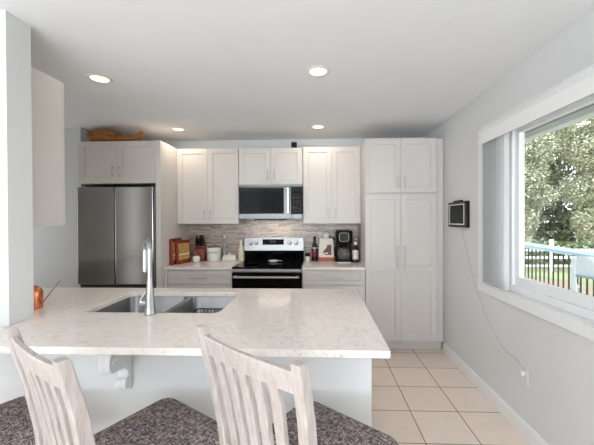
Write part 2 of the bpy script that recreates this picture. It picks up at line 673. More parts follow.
# ------------------------------------------------------------------ cabinets
def shaker(bm, w, h, t=.02, rail=.06, rec=.009, x=0, z=0, y=0, mid=None):
    """door front facing -Y; occupies x..x+w, y..y+t, z..z+h; mid = height of a middle rail"""
    def V(a, yy, b):
        return bm.verts.new((x + a, y + yy, z + b))

    def ring(dx, yy):
        return [V(a, yy, b) for a, b in ((dx, dx), (w - dx, dx), (w - dx, h - dx), (dx, h - dx))]
    o0 = ring(.0015, 0); o1 = ring(0, .0015); o2 = ring(0, t)
    for a, b in ((o1, o0), (o2, o1)):
        for k in range(4):
            bm.faces.new((a[k], a[(k + 1) % 4], b[(k + 1) % 4], b[k]))
    bm.faces.new(list(reversed(o2)))
    zs = [(rail, h - rail)] if mid is None else [(rail, mid - rail / 2), (mid + rail / 2, h - rail)]
    rows = []
    for za, zb in zs:
        i0 = [V(a, 0, b) for a, b in ((rail, za), (w - rail, za), (w - rail, zb), (rail, zb))]
        r_ = rail + .003
        i1 = [V(a, rec, b) for a, b in ((r_, za + .003), (w - r_, za + .003), (w - r_, zb - .003), (r_, zb - .003))]
        for k in range(4):
            bm.faces.new((i0[k], i0[(k + 1) % 4], i1[(k + 1) % 4], i1[k]))
        bm.faces.new(i1)
        rows.append(i0)
    lo, hi = rows[0], rows[-1]
    bm.faces.new((o0[0], o0[1], lo[1], lo[0]))
    bm.faces.new((hi[3], hi[2], o0[2], o0[3]))
    if mid is None:
        bm.faces.new((o0[1], o0[2], lo[2], lo[1]))
        bm.faces.new((o0[3], o0[0], lo[0], lo[3]))
    else:
        bm.faces.new((lo[3], lo[2], hi[1], hi[0]))
        bm.faces.new((o0[1], o0[2], hi[2], hi[1], lo[2], lo[1]))
        bm.faces.new((o0[3], o0[0], lo[0], lo[3], hi[0], hi[3]))


def pull(parent, x, z, length, vertical, y0):
    """bar pull whose back meets the door face at y0"""
    bm = new_bm()
    h = length / 2
    if vertical:
        tube(bm, [(x, y0 - .030, z - h), (x, y0 - .030, z + h)], .0062, 10)
        for s in (-1, 1):
            tube(bm, [(x, y0 + .001, z + s * h * .72), (x, y0 - .030, z + s * h * .72)], .0048, 8)
    else:
        tube(bm, [(x - h, y0 - .030, z), (x + h, y0 - .030, z)], .0062, 10)
        for s in (-1, 1):
            tube(bm, [(x + s * h * .72, y0 + .001, z), (x + s * h * .72, y0 - .030, z)], .0048, 8)
    return obj('handle', bm, 'nickel', parent, smooth=True)


def carcass(bm, w, d, h, t=.018):
    """box open at the front (y=0), so the doors close it"""
    box(bm, 0, t, 0, d, 0, h)
    box(bm, w - t, w, 0, d, 0, h)
    box(bm, t, w - t, 0, d, 0, t)
    box(bm, t, w - t, 0, d, h - t, h)
    box(bm, t, w - t, d - .008, d, t, h - t)


def cabinet(name, label, x0, x1, yf, yb, z0, z1, hz=None, cat='cabinet', doors=2):
    """wall cabinet; door face at yf; hz = height of the handles' middle"""
    t = thing(name, label, cat, ((x0 + x1) / 2, yf, z0))
    w, h = x1 - x0, z1 - z0
    bm = new_bm(); carcass(bm, w, yb - yf - .021, h)
    bmesh.ops.translate(bm, verts=bm.verts[:], vec=(-w / 2, .021, 0))
    obj('carcass', bm, 'cabinet_side', t)
    g = .002
    dw = (w - g * (doors + 1)) / doors
    for k in range(doors):
        bm = new_bm()
        xa = -w / 2 + g + k * (dw + g)
        shaker(bm, dw, h - 2 * g, x=xa, z=g)
        d = obj('door', bm, 'cabinet', t)
        if hz is not None:
            side = 1 if (doors == 2 and k == 0) else -1
            px = (xa + dw - .036) if side == 1 else (xa + .036)
            pull(d, px, hz - z0, .125, True, 0)
    return t


cabinet('wall_cabinet', 'two door cream wall cabinet above the knife block and canister', -1.697, -.947, 3.79, YB, 1.383, 2.290, 1.49)
cabinet('wall_cabinet', 'short two door cream wall cabinet right above the microwave', -.943, -.177, 3.79, YB, 1.848, 2.288, 1.963)
cabinet('wall_cabinet', 'two door cream wall cabinet above the coffee maker', -.173, .511, 3.79, YB, 1.383, 2.292, 1.50)
cabinet('refrigerator_cabinet', 'two door cream cabinet above the refrigerator with a horn basket on top', -2.618, -1.757, 3.395, YB, 1.834, 2.296, 1.962)
# tall end panel right of the refrigerator
bm = new_bm(); box(bm, -1.755, -1.700, 3.39, YB, 0, 2.296, .0015)
tag(obj('end_panel', bm, 'cabinet_side'), 'tall plain cream panel between the refrigerator and the wall cabinets', 'panel')
# hanging cabinet on the back of the stub wall (doors face the range)
t = thing('wall_cabinet', 'cream wall cabinet hung behind the white stub wall, seen from its plain side', 'cabinet', (-1.995, 1.658, 1.402))
W_ = .76
bm = new_bm(); carcass(bm, W_, .30, .906)
bmesh.ops.rotate(bm, verts=bm.verts[:], cent=(0, 0, 0), matrix=Matrix.Rotation(PI, 3, 'Z'))
bmesh.ops.translate(bm, verts=bm.verts[:], vec=(W_ / 2, .30, 0))
obj('carcass', bm, 'cabinet_side', t)
for k in range(2):
    bm = new_bm()
    shaker(bm, W_ / 2 - .002, .902, x=(-W_ / 2 + .001 + k * W_ / 2), z=.002, y=0)
    bmesh.ops.rotate(bm, verts=bm.verts[:], cent=(0, 0, 0), matrix=Matrix.Rotation(PI, 3, 'Z'))
    bmesh.ops.translate(bm, verts=bm.verts[:], vec=(0, .322, 0))
    d = obj('door', bm, 'cabinet', t)

# pantry
t = thing('pantry_cabinet', 'tall cream pantry cabinet with four doors by the window wall', 'cabinet', (.893, 3.46, 0))
bm = new_bm()
x0, x1 = .513 - .893, 1.355 - .893
box(bm, x0, x0 + .018, .021, .678, .0, 2.298)
box(bm, x1 - .086, x1, .045, .678, .10, 2.298)
box(bm, x0 + .018, x1 - .086, .022, .678, .105, .123)
box(bm, x0 + .018, x1 - .086, .022, .678, 1.69, 1.726)
box(bm, x0 + .018, x1 - .086, .022, .678, 2.28, 2.298)
box(bm, x0 + .018, x1 - .086, .665, .678, .123, 2.28)
obj('carcass', bm, 'cabinet_side', t)
bm = new_bm(); box(bm, x0 + .018, x1 - .002, .095, .115, 0, .105)
obj('toe_kick', bm, 'cabinet', t)
for (za, zb, hz) in ((1.715, 2.296, 1.822), (.12, 1.703, 1.02)):
    for k in range(2):
        bm = new_bm()
        xa = (.516, .8945)[k] - .893
        shaker(bm, .3765, zb - za, x=xa, z=za, mid=(.775 if za < 1 else None))
        d = obj('door', bm, 'cabinet', t)
        hx = xa + .3765 - .036 if k == 0 else xa + .036
        pull(d, hx, hz, .125 if hz > 1.2 else .25, True, 0)


def base_cabinet(label, x0, x1, fl=0.0):
    t = thing('base_cabinet', label, 'cabinet', ((x0 + x1) / 2, 3.48, 0))
    w = x1 - x0
    bm = new_bm()
    box(bm, -w / 2, -w / 2 + .018, .0, .64, .10, .882)
    box(bm, w / 2 - .018, w / 2, .0, .64, .10, .882)
    box(bm, -w / 2 + .018, w / 2 - .018, .0, .64, .10, .118)
    box(bm, -w / 2 + .018, w / 2 - .018, .0, .64, .864, .882)
    box(bm, -w / 2 + .018, w / 2 - .018, .0, .02, .70, .722)
    box(bm, -w / 2 + .018, w / 2 - .018, .63, .64, .118, .864)
    if fl:
        box(bm, -w / 2, -w / 2 + fl, -.018, .0, .10, .882)
    obj('carcass', bm, 'cabinet_side', t)
    bm = new_bm(); box(bm, -w / 2, w / 2, .06, .08, 0, .10)
    obj('toe_kick', bm, 'cabinet', t)
    bm = new_bm(); shaker(bm, w - fl - .008, .152, rail=.045, x=-w / 2 + fl + .004, z=.723, y=-.02)
    d = obj('drawer', bm, 'cabinet', t)
    pull(d, fl / 2, .795, .21, False, -.02)
    dw = (w - fl - .010) / 2
    for k in range(2):
        xa = -w / 2 + fl + .004 + k * (dw + .002)
        bm = new_bm(); shaker(bm, dw, .605, x=xa, z=.112, y=-.02)
        d = obj('door', bm, 'cabinet', t)
        pull(d, xa + dw - .036 if k == 0 else xa + .036, .63, .125, True, -.02)


base_cabinet('cream base cabinet with one wide drawer, left of the range', -1.698, -.942, .03)
base_cabinet('cream base cabinet with one wide drawer, right of the range', -.172, .511)
bm = new_bm(); box(bm, -1.698, -.941, 3.445, 4.127, .884, .914, .003)
tag(obj('back_countertop', bm, 'quartz'), 'pale quartz worktop left of the range, under the knife block', 'countertop')
bm = new_bm(); box(bm, -.173, .512, 3.445, 4.127, .884, .914, .003)
tag(obj('back_countertop', bm, 'quartz'), 'pale quartz worktop right of the range, under the coffee maker', 'countertop')

# ------------------------------------------------------------------ peninsula
SXA, SXB, SYA, SYB = -1.342, -.556, 1.752, 2.250     # sink cut-out
bm = new_bm()
# the slab is notched around the stub wall
out = [(XL + .002, 1.661), (-1.528, 1.661), (-1.528, 1.513), (XL + .002, 1.513), (XL + .002, 1.267), (.282, 1.267), (.287, 1.272), (.287, 2.385), (.282, 2.39), (XL + .002, 2.39)]
hole = rrect(SXA, SXB, SYA, SYB, .045)
vo = [bm.verts.new((x, y, .884)) for x, y in out]
vh = [bm.verts.new((x, y, .884)) for x, y in hole]
es = []
for loopv in (vo, vh):
    for k in range(len(loopv)):
        es.append(bm.edges.new((loopv[k], loopv[(k + 1) % len(loopv)])))
bmesh.ops.triangle_fill(bm, use_beauty=True, use_dissolve=False, edges=es)
r = bmesh.ops.extrude_face_region(bm, geom=bm.faces[:])
bmesh.ops.translate(bm, verts=[v for v in r['geom'] if isinstance(v, bmesh.types.BMVert)], vec=(0, 0, .030))
tag(obj('peninsula_countertop', bm, 'quartz', bevel=.003), 'wide pale speckled quartz peninsula top around the sink', 'countertop')

t = thing('peninsula_cabinet', 'cream base cabinet run under the peninsula behind the low wall', 'cabinet', (-.64, 2.33, 0))
bm = new_bm()
x0, x1 = -1.60 + .64, .2525 + .64
box(bm, x0, x0 + .018, -.672, -.002, .10, .882)
box(bm, x1 - .018, x1, -.672, -.002, .0, .882)
box(bm, x0 + .018, x1 - .018, -.672, -.002, .10, .118)
box(bm, x0 + .018, x1 - .018, -.672, -.655, .118, .882)
obj('carcass', bm, 'cabinet_side', t)
for k in range(4):
    bm = new_bm()
    dw = (x1 - x0) / 4 - .003
    shaker(bm, dw, .76, x=-(x0 + (k + 1) * (dw + .003)), z=.112, y=-.02)
    bmesh.ops.rotate(bm, verts=bm.verts[:], cent=(0, 0, 0), matrix=Matrix.Rotation(PI, 3, 'Z'))
    obj('door', bm, 'cabinet', t)

# scrolled corbel
t = thing('corbel', 'white scrolled corbel under the peninsula counter edge', 'corbel', (-.936, 1.518, .884))
prof = [(0, 0), (0, -.285), (-.022, -.285), (-.022, -.272)]
for k in range(9):                       # lower scroll
    a = R(-100 - 160 * k / 8)
    prof.append((-.034 + .026 * math.cos(a), -.242 + .030 * math.sin(a)))
for k in range(1, 8):                    # hollow between the scrolls
    a = R(-70 - 110 * (k / 8))
    prof.append((-.100 + .070 * math.cos(R(0 + 70 * k / 8)), -.215 + .075 * math.sin(R(70 * k / 8))))
for k in range(11):                      # upper scroll
    a = R(-110 - 150 * k / 10)
    prof.append((-.135 + .040 * math.cos(a), -.088 + .056 * math.sin(a)))
prof += [(-.165, -.022), (-.172, -.016), (-.172, 0)]
bm = new_bm(); prism(bm, prof, 'X', -.0255, .0255)
obj('scroll_body', bm, 'trim', t, bevel=.002)
for s in (-1, 1):
    bm = new_bm(); lathe(bm, [(.020, 0), (.020, .003), (.012, .005), (.008, .002), (0, .002)], 20)
    bmesh.ops.rotate(bm, verts=bm.verts[:], cent=(0, 0, 0), matrix=Matrix.Rotation(s * PI / 2, 3, 'Y'))
    bmesh.ops.translate(bm, verts=bm.verts[:], vec=(s * .0255, -.135, -.086))
    obj('scroll_boss', bm, 'trim', t, smooth=True)
for cyy, czz, rr1, rr2, a0 in ((-.135, -.088, .040, .056, -120), (-.034, -.242, .026, .030, -110)):
    bm = new_bm()
    secs = []
    for a in range(a0, -245, -9):
        ca, sa = math.cos(R(a)), math.sin(R(a))
        row = [(-.021, -.0015)]
        for k in range(17):
            row.append((-.020 + .040 * k / 16, .0005 + .003 * abs(math.sin(PI * k / 4))))
        row.append((.021, -.0015))
        secs.append([(x, cyy + (rr1 + e) * ca, czz + (rr2 + e) * sa) for x, e in row])
    sweep(bm, secs)
    obj('reeding', bm, 'trim', t)

t.scale = (1, .96, .94)

# ------------------------------------------------------------------ sink, faucet, rack
sk = thing('sink', 'stainless double bowl sink set into the peninsula counter', 'sink', ((SXA + SXB) / 2, (SYA + SYB) / 2, .884))
hx, hy = (SXB - SXA) / 2, (SYB - SYA) / 2
DIV = -.905 - (SXA + SXB) / 2


def bowl(name, xa, xb, ya, yb, depth, r=.05):
    bm = new_bm()
    secs = [(rrect(xa, xb, ya, yb, r), -.001), (rrect(xa + .002, xb - .002, ya + .002, yb - .002, r), -.004),
            (rrect(xa + .008, xb - .008, ya + .008, yb - .008, r), -depth + .03), (rrect(xa + .022, xb - .022, ya + .022, yb - .022, r), -depth + .006),
            (rrect(xa + .05, xb - .05, ya + .05, yb - .05, r * .7), -depth)]
    rings = [[bm.verts.new((x, y, z)) for x, y in lp] for lp, z in secs]
    n = len(rings[0])
    for a, b in zip(rings, rings[1:]):
        for k in range(n):
            bm.faces.new((a[k], a[(k + 1) % n], b[(k + 1) % n], b[k]))
    bm.faces.new(rings[-1])
    o = obj(name, bm, 'sink_steel', sk, smooth=True)
    bm = new_bm()
    lathe(bm, [(.045, -depth), (.045, -depth + .004), (.036, -depth + .005), (.032, -depth + .002), (0, -depth + .001)], 24, ((xa + xb) / 2, (ya + yb) / 2 + .04, 0))
    obj('drain', bm, 'chrome', o, smooth=True)
    return o


bowl('bowl', -hx - .004, DIV - .014, -hy - .004, hy + .004, .21)
bowl('bowl', DIV + .014, hx + .004, -hy - .004, hy + .004, .21)
bm = new_bm()
box(bm, DIV - .0165, DIV + .0165, -hy - .004, hy + .004, -.006, -.001, .002)
obj('divider', bm, 'sink_steel', sk)
bm = new_bm()      # flange under the counter
box(bm, -hx - .03, -hx - .005, -hy - .03, hy + .03, -.004, -.0005)
box(bm, hx + .005, hx + .03, -hy - .03, hy + .03, -.004, -.0005)
box(bm, -hx - .005, hx + .005, -hy - .03, -hy - .005, -.004, -.0005)
box(bm, -hx - .005, hx + .005, hy + .005, hy + .03, -.004, -.0005)
obj('flange', bm, 'sink_steel', sk)

# wire rack in the right bowl
rk = thing('sink_rack', 'black wire rack standing in the right sink bowl', 'rack', (-.722, 2.02, .6745))
bm = new_bm()
lp = rrect(-.120, .120, -.17, .17, .03, 4)
RH = .138
tube(bm, [(x, y, RH) for x, y in lp + lp[:1]], .0035, 8)
tube(bm, [(x, y, .030) for x, y in lp + lp[:1]], .003, 8)
for k in range(9):
    x = -.096 + .024 * k
    tube(bm, [(x, -.17, RH), (x, -.168, .026), (x, .168, .026), (x, .17, RH)], .0025, 6)
for k in range(9):
    y = -.13 + .0325 * k
    tube(bm, [(-.12, y, RH), (-.12, y, .03)], .0025, 6)
    tube(bm, [(.12, y, RH), (.12, y, .03)], .0025, 6)
obj('wire_grid', bm, 'black', rk, smooth=True)
for sx in (-1, 1):
    for sy in (-1, 1):
        bm = new_bm(); lathe(bm, [(.006, 0), (.007, .004), (.004, .02), (.003, .034)], 10, (sx * .115, sy * .15, 0))
        obj('foot', bm, 'black', rk, smooth=True)

# faucet
fc = thing('faucet', 'tall chrome pull-down faucet standing in front of the sink', 'faucet', (-.924, 1.715, .914))
bm = new_bm()
lathe(bm, [(.029, 0), (.030, .004), (.0285, .012), (.0255, .05), (.0225, .10), (.0185, .15), (.0155, .185), (.0145, .21)], 28)
obj('body', bm, 'chrome', fc, smooth=True)
bm = new_bm()
dirv = Vector((-.64, .77, 0)).normalized()
pts = [(0, 0, .20), (0, 0, .26), (0, 0, .32), (0, 0, .345)]
ra = .058
for k in range(1, 13):
    a = PI * k / 12
    p = dirv * (ra - ra * math.cos(a))
    pts.append((p.x, p.y, .345 + ra * math.sin(a)))
tube(bm, pts, [.0145] * 3 + [.0138] * 13, 16)
obj('spout', bm, 'chrome', fc, smooth=True)
bm = new_bm()
e = dirv * 2 * ra
lathe(bm, [(.0145, -.125), (.0175, -.122), (.0165, -.09), (.0148, -.04), (.0138, 0)], 20, (e.x, e.y, .345))
obj('spray_head', bm, 'chrome', fc, smooth=True)
bm = new_bm()
tube(bm, [(-.018, 0, .062), (-.046, .004, .066)], .0155, 16)
lathe(bm, [(.0158, -.012), (.018, 0), (.015, .012), (0, .016)], 16, (-.048, .004, .066))
h = obj('handle', bm, 'chrome', fc, smooth=True)
bm = new_bm()
tube(bm, [(-.060, .004, .062), (-.052, .006, .085), (-.030, .012, .118), (-.022, .014, .128)], [.006, .0065, .0055, .005], 10)
obj('lever', bm, 'chrome', h, smooth=True)

# copper watering can behind the stub wall
wc = thing('watering_can', 'small copper watering can with long thin spout behind the white wall end', 'watering can', (-1.684, 1.815, .914))
bm = new_bm()
lathe(bm, [(.042, 0), (.046, .004), (.048, .03), (.048, .090), (.044, .108), (.034, .120), (.022, .126), (.022, .132), (.018, .132), (.018, .12), (0, .118)], 28)
obj('body', bm, 'copper', wc, smooth=True)
bm = new_bm()
tube(bm, [(.044, 0, .024), (.066, .006, .048), (.100, .012, .095), (.138, .018, .146), (.154, .020, .164)], [.005, .0034, .0026, .0022, .0026], 10)
obj('spout', bm, 'copper', wc, smooth=True)
bm = new_bm()
tube(bm, [(-.044, 0, .09), (-.085, 0, .11), (-.10, 0, .08), (-.088, 0, .04), (-.046, 0, .03)], .004, 8)
obj('handle', bm, 'copper', wc, smooth=True)

# ------------------------------------------------------------------ refrigerator
fr = thing('refrigerator', 'dark stainless french door refrigerator in its cream alcove', 'refrigerator', (-2.195, 3.40, 0))
bx('housing', 'dark_gap', fr, -.425, .425, .065, .72, .03, 1.785, .004)
for k in range(2):
    xa, xb = ((-.448, -.032), (-.022, .402))[k]
    d = bx('door', 'fridge_steel', fr, xa, xb, 0, .06, .728, 1.797, .006)
    bm = new_bm()
    xx = (xb - .02) if k == 0 else (xa + .02)
    box(bm, xa + .02, xb - .02, .012, .05, .712, .727)
    obj('pocket_handle', bm, 'dark_gap', d)
d = bx('freezer_drawer', 'fridge_steel', fr, -.448, .402, 0, .06, .075, .690, .006)
bm = new_bm(); box(bm, -.43, .385, .02, .055, .690, .711)
obj('pocket_handle', bm, 'dark_gap', d)
bx('side_trim', 'grey_metal', fr, .408, .428, -.002, .064, .06, 1.797, .002)
bx('base_grille', 'black', fr, -.42, .42, .06, .10, .0, .03)
for s in (-1, 1):
    bx('hinge_cover', 'grey_metal', fr, s * .37 - .05, s * .37 + .05, .07, .16, 1.785, 1.81, .004)

# ------------------------------------------------------------------ range
rg = thing('range', 'stainless electric range with black glass cooktop and oven door', 'range', (-.557, 3.445, 0))
bx('body', 'grey_metal', rg, -.378, .378, .02, .675, .06, .895, .003)
bm = new_bm()
box(bm, -.380, .380, -.015, .60, .897, .917, .006)
ct = obj('cooktop', bm, 'black_gloss', rg)
for (cx_, cy_, rr) in ((-.19, .16, .10), (.19, .16, .085), (-.19, .43, .075), (.19, .43, .10)):
    bm = new_bm()
    lathe(bm, [(rr - .003, .9171), (rr - .003, .9175), (rr, .9175), (rr, .9171)], 40, (cx_, cy_, 0))
    bm2 = bm
    obj('burner_ring', bm2, 'dark_gap', ct)
bx('front_strip', 'steel', rg, -.380, .380, -.020, .02, .862, .896, .004)
bm = new_bm()
prism(bm, [(.585, .917), (.570, 1.035), (.60, 1.205), (.675, 1.205), (.675, .917)], 'X', -.378, .378)
bgd = obj('backguard_base', bm, 'black_gloss', rg, bevel=.003)
tilt = Matrix.Translation((0, .5705, 1.037)) @ Matrix.Rotation(R(-10), 4, 'X')
bm = new_bm(); box(bm, -.380, .380, -.008, .010, .0, .170, .004, tilt)
pnl = obj('control_panel', bm, 'steel', rg)
bm = new_bm(); box(bm, -.145, .125, -.0105, -.006, .075, .145, .001, tilt)
dsp = obj('display', bm, 'screen', pnl)
bm = new_bm()
for k in range(4):
    box(bm, -.055 + k * .022, -.040 + k * .022, -.0112, -.0105, .105, .128, 0, tilt)
obj('clock_digits', bm, 'led', dsp)
for xk in (-.30, -.225, .20, .285):
    bm = new_bm()
    lathe(bm, [(.026, 0), (.026, .006), (.021, .010), (.019, .030), (.016, .033), (0, .033)], 22)
    bmesh.ops.rotate(bm, verts=bm.verts[:], cent=(0, 0, 0), matrix=Matrix.Rotation(PI / 2, 3, 'X'))
    bmesh.ops.transform(bm, matrix=tilt @ Matrix.Translation((xk, -.008, .098)), verts=bm.verts[:])
    kb = obj('knob', bm, 'steel', pnl, smooth=True)
d = bx('oven_door', 'black_gloss', rg, -.378, .378, -.022, .018, .215, .858, .006)
bm = new_bm()
tube(bm, [(-.355, -.066, .815), (.355, -.066, .815)], .0125, 14)
for s in (-1, 1):
    box(bm, s * .335 - .014, s * .335 + .014, -.066, -.021, .803, .827, .004)
obj('handle', bm, 'steel', d, smooth=True)
bm = new_bm(); box(bm, -.27, .27, -.0245, -.0215, .33, .70, .001)
obj('oven_window', bm, 'screen', d)
bx('storage_drawer', 'steel', rg, -.378, .378, -.018, .018, .06, .208, .005)
for sx in (-1, 1):
    for sy in (.06, .62):
        bm = new_bm(); lathe(bm, [(.018, 0), (.018, .02), (.008, .022), (.008, .06)], 12, (sx * .34, sy, 0))
        obj('foot', bm, 'black', rg)

sr = thing('spoon_rest', 'small round white spoon rest on the black cooktop', 'spoon rest', (-.535, 3.83, .9172))
bm = new_bm()
lathe(bm, [(.035, 0), (.045, .003), (.062, .014), (.066, .020), (.063, .021), (.042, .008), (0, .006)], 28)
obj('dish', bm, 'white_ceramic', sr, smooth=True)
bm = new_bm(); box(bm, .055, .105, -.014, .014, .015, .021, .004)
obj('lip', bm, 'white_ceramic', sr)

# ------------------------------------------------------------------ microwave
mw = thing('microwave', 'stainless over-the-range microwave hung under the short cabinet', 'microwave', (-.557, 3.74, 1.433))
bx('body', 'grey_metal', mw, -.377, .377, .032, .398, .012, .413, .003)
bx('top_vent', 'grey_metal', mw, -.379, .379, 0, .032, .386, .413, .003)
d = bx('door', 'dark_steel', mw, -.379, .245, 0, .032, .006, .384, .004)
bm = new_bm(); box(bm, -.372, .160, -.004, .004, .068, .376, .002)
dg = obj('door_glass', bm, 'black_gloss', d)
bm = new_bm(); box(bm, -.115, .145, -.0055, -.003, .082, .362, .001)
obj('viewing_window', bm, 'screen', dg)
bm = new_bm()
box(bm, .196, .226, -.050, -.038, .070, .375, .005)
for zz in (.10, .345):
    box(bm, .203, .219, -.040, .002, zz - .012, zz + .012, .003)
obj('handle', bm, 'steel', d)
cp = bx('control_panel', 'black_gloss', mw, .248, .379, 0, .032, .066, .384, .004)
bm = new_bm()
for a in range(6):
    for b in range(3):
        box(bm, .272 + b * .031, .294 + b * .031, -.0012, .001, .092 + a * .030, .106 + a * .030)
obj('keypad', bm, 'dark_gap', cp)
bm = new_bm(); box(bm, .270, .358, -.0012, .001, .300, .340)
obj('display', bm, 'screen', cp)
bx('lower_panel', 'dark_steel', mw, .248, .379, 0, .032, .006, .064, .003)
bm = new_bm(); box(bm, -.20, .17, .03, .30, -.008, .012, .003)
obj('grease_filter', bm, 'black', mw)

# ------------------------------------------------------------------ things on the left back counter
def board(label, x, y, rz, lean, w, h, inlay):
    t = thing('cutting_board', label, 'cutting board', (x, y, .9145), rz)
    L = Matrix.Rotation(-lean, 4, 'X')
    bm = new_bm()
    prism(bm, rrect(-w / 2, w / 2, 0, h, .02, 4), 'Y', 0, .024, L)
    o = obj('board', bm, 'red_wood', t, bevel=.002)
    bm = new_bm(); box(bm, -w / 2 + .028, w / 2 - .02, -.0025, .002, .05, h - .04, .001, L)
    obj('inlay', bm, 'tan_wood', o)
    bm = new_bm(); box(bm, -w / 2 + .03, w / 2 - .022, -.004, .0, .105, .120, .001, L)
    obj('band', bm, 'paper', o)
    return t


board('red-brown board with tan inlay standing nearest the knife block', -1.590, 3.742, R(77), R(4), .25, .28, True)
board('red-brown board standing furthest left against the tall panel', -1.659, 3.700, R(87), R(1.5), .26, .30, True)

kb_ = thing('knife_block', 'red-brown wooden knife block full of black handled knives', 'knife block', (-1.500, 4.02, .9145), R(8))
bm = new_bm()
prism(bm, [(-.075, 0), (.075, 0), (.075, .215), (.02, .235), (-.075, .15)], 'X', -.062, .062)
obj('block', bm, 'red_wood', kb_, bevel=.003)
i = 0
for cx_ in (-.042, -.014, .014, .042):
    for (yy, zz) in ((-.045, .178), (-.01, .206), (.035, .232)):
        bm = new_bm()
        hl = random.uniform(.10, .13)
        K = Matrix.Translation((cx_, yy, zz - .008)) @ Matrix.Rotation(R(20 + random.uniform(-4, 4)), 4, 'X') @ Matrix.Rotation(R(random.uniform(-7, 7)), 4, 'Y')
        box(bm, -.007, .007, -.011, .011, 0, hl, .004, K)
        o = obj('knife_handle', bm, 'black', kb_)
        bm = new_bm(); box(bm, -.0075, .0075, -.0115, .0115, .006, .018, .001, K)
        obj('bolster', bm, 'nickel', o)

sp = thing('sugar_pot', 'small round white pot with a wooden spoon in front of the knife block', 'pot', (-1.487, 3.845, .9145))
bm = new_bm()
lathe(bm, [(.028, 0), (.038, .006), (.045, .03), (.044, .055), (.034, .072), (.028, .076), (.024, .074), (.03, .055), (0, .05)], 26)
obj('bowl', bm, 'white_ceramic', sp, smooth=True)
bm = new_bm()
tube(bm, [(.002, 0, .055), (-.008, .004, .11), (-.016, .006, .125)], [.004, .004, .006], 8)
obj('spoon', bm, 'tan_wood', sp, smooth=True)

cn = thing('canister', 'white canister with dark lettering beside the knife block', 'canister', (-1.318, 4.0, .9145))
bm = new_bm()
lathe(bm, [(.080, 0), (.085, .004), (.088, .10), (.090, .165), (.086, .168), (.082, .160), (0, .158)], 36)
obj('jar', bm, 'white_ceramic', cn, smooth=True)
bm = new_bm()
lathe(bm, [(.078, .160), (.086, .170), (.080, .182), (.05, .194), (.018, .198), (.014, .21), (.02, .222), (.014, .234), (0, .237)], 30)
obj('glass_lid', bm, 'clear', cn, smooth=True)
cu = bpy.data.curves.new('lettering_curve', 'FONT')
cu.body = 'COOKIES'
cu.size = .034
cu.align_x = 'CENTER'
cu.extrude = .0008
tmp = bpy.data.objects.new('lettering_tmp', cu)
COL.objects.link(tmp)
dg_ = bpy.context.evaluated_depsgraph_get()
me = bpy.data.meshes.new_from_object(tmp.evaluated_get(dg_))
bpy.data.objects.remove(tmp)
bm = new_bm(); bm.from_mesh(me)
for v in bm.verts:
    x, y, z = v.co
    a = x / .0885
    rr = .0888 + z
    v.co = Vector((rr * math.sin(a), -rr * math.cos(a), .098 + y))
obj('lettering', bm, 'text_dark', cn)

gb = thing('glass_bottle', 'clear stoppered glass bottle behind the white canister', 'bottle', (-1.205, 4.088, .9145))
bm = new_bm()
lathe(bm, [(.030, 0), (.034, .004), (.034, .17), (.026, .20), (.013, .22), (.012, .262), (.015, .266), (0, .266)], 26)
obj('bottle_body', bm, 'clear', gb, smooth=True)
bm = new_bm()
lathe(bm, [(.009, .266), (.012, .275), (.019, .290), (.020, .302), (.012, .316), (0, .320)], 20)
obj('stopper', bm, 'white_ceramic', gb, smooth=True)

bd = thing('butter_dish', 'low white lidded butter dish left of the range', 'dish', (-1.118, 3.99, .9145))
bm = new_bm()
sc_ = [(rrect(-.098, .098, -.058, .058, .03), 0), (rrect(-.106, .106, -.066, .066, .03), .010), (rrect(-.106, .106, -.066, .066, .03), .016), (rrect(-.09, .09, -.05, .05, .03), .017)]
sweep(bm, [[(x, y, z) for x, y in lp] for lp, z in sc_])
obj('tray', bm, 'white_ceramic', bd, smooth=True)
bm = new_bm()
sc_ = [(rrect(-.088, .088, -.048, .048, .02), .017), (rrect(-.084, .084, -.045, .045, .022), .05), (rrect(-.072, .072, -.034, .034, .024), .070), (rrect(-.04, .04, -.014, .014, .012), .078)]
sweep(bm, [[(x, y, z) for x, y in lp] for lp, z in sc_])
ld = obj('lid', bm, 'white_ceramic', bd, smooth=True)
bm = new_bm(); lathe(bm, [(.010, .077), (.009, .086), (.015, .095), (.013, .104), (0, .108)], 18)
obj('knob', bm, 'white_ceramic', ld, smooth=True)

ob = thing('oil_bottle', 'tall cream bottle right beside the left edge of the range', 'bottle', (-.978, 4.03, .9145))
bm = new_bm()
lathe(bm, [(.036, 0), (.040, .004), (.040, .13), (.034, .165), (.018, .195), (.013, .215), (.013, .225)], 26)
obj('bottle_body', bm, 'cream_soap', ob, smooth=True)
bm = new_bm(); lathe(bm, [(.015, .225), (.016, .228), (.016, .243), (.011, .252), (0, .256)], 18)
obj('cap', bm, 'white_ceramic', ob, smooth=True)

# ------------------------------------------------------------------ things on the right back counter
sj = thing('spice_jar', 'small white spice jar with dark lid right of the range', 'jar', (-.127, 3.93, .9145))
bm = new_bm(); lathe(bm, [(.027, 0), (.030, .004), (.030, .055), (.026, .064)], 22)
obj('jar_body', bm, 'white_ceramic', sj, smooth=True)
bm = new_bm(); lathe(bm, [(.029, .064), (.031, .067), (.031, .100), (.028, .103), (0, .103)], 22)
obj('lid', bm, 'black', sj, smooth=True)

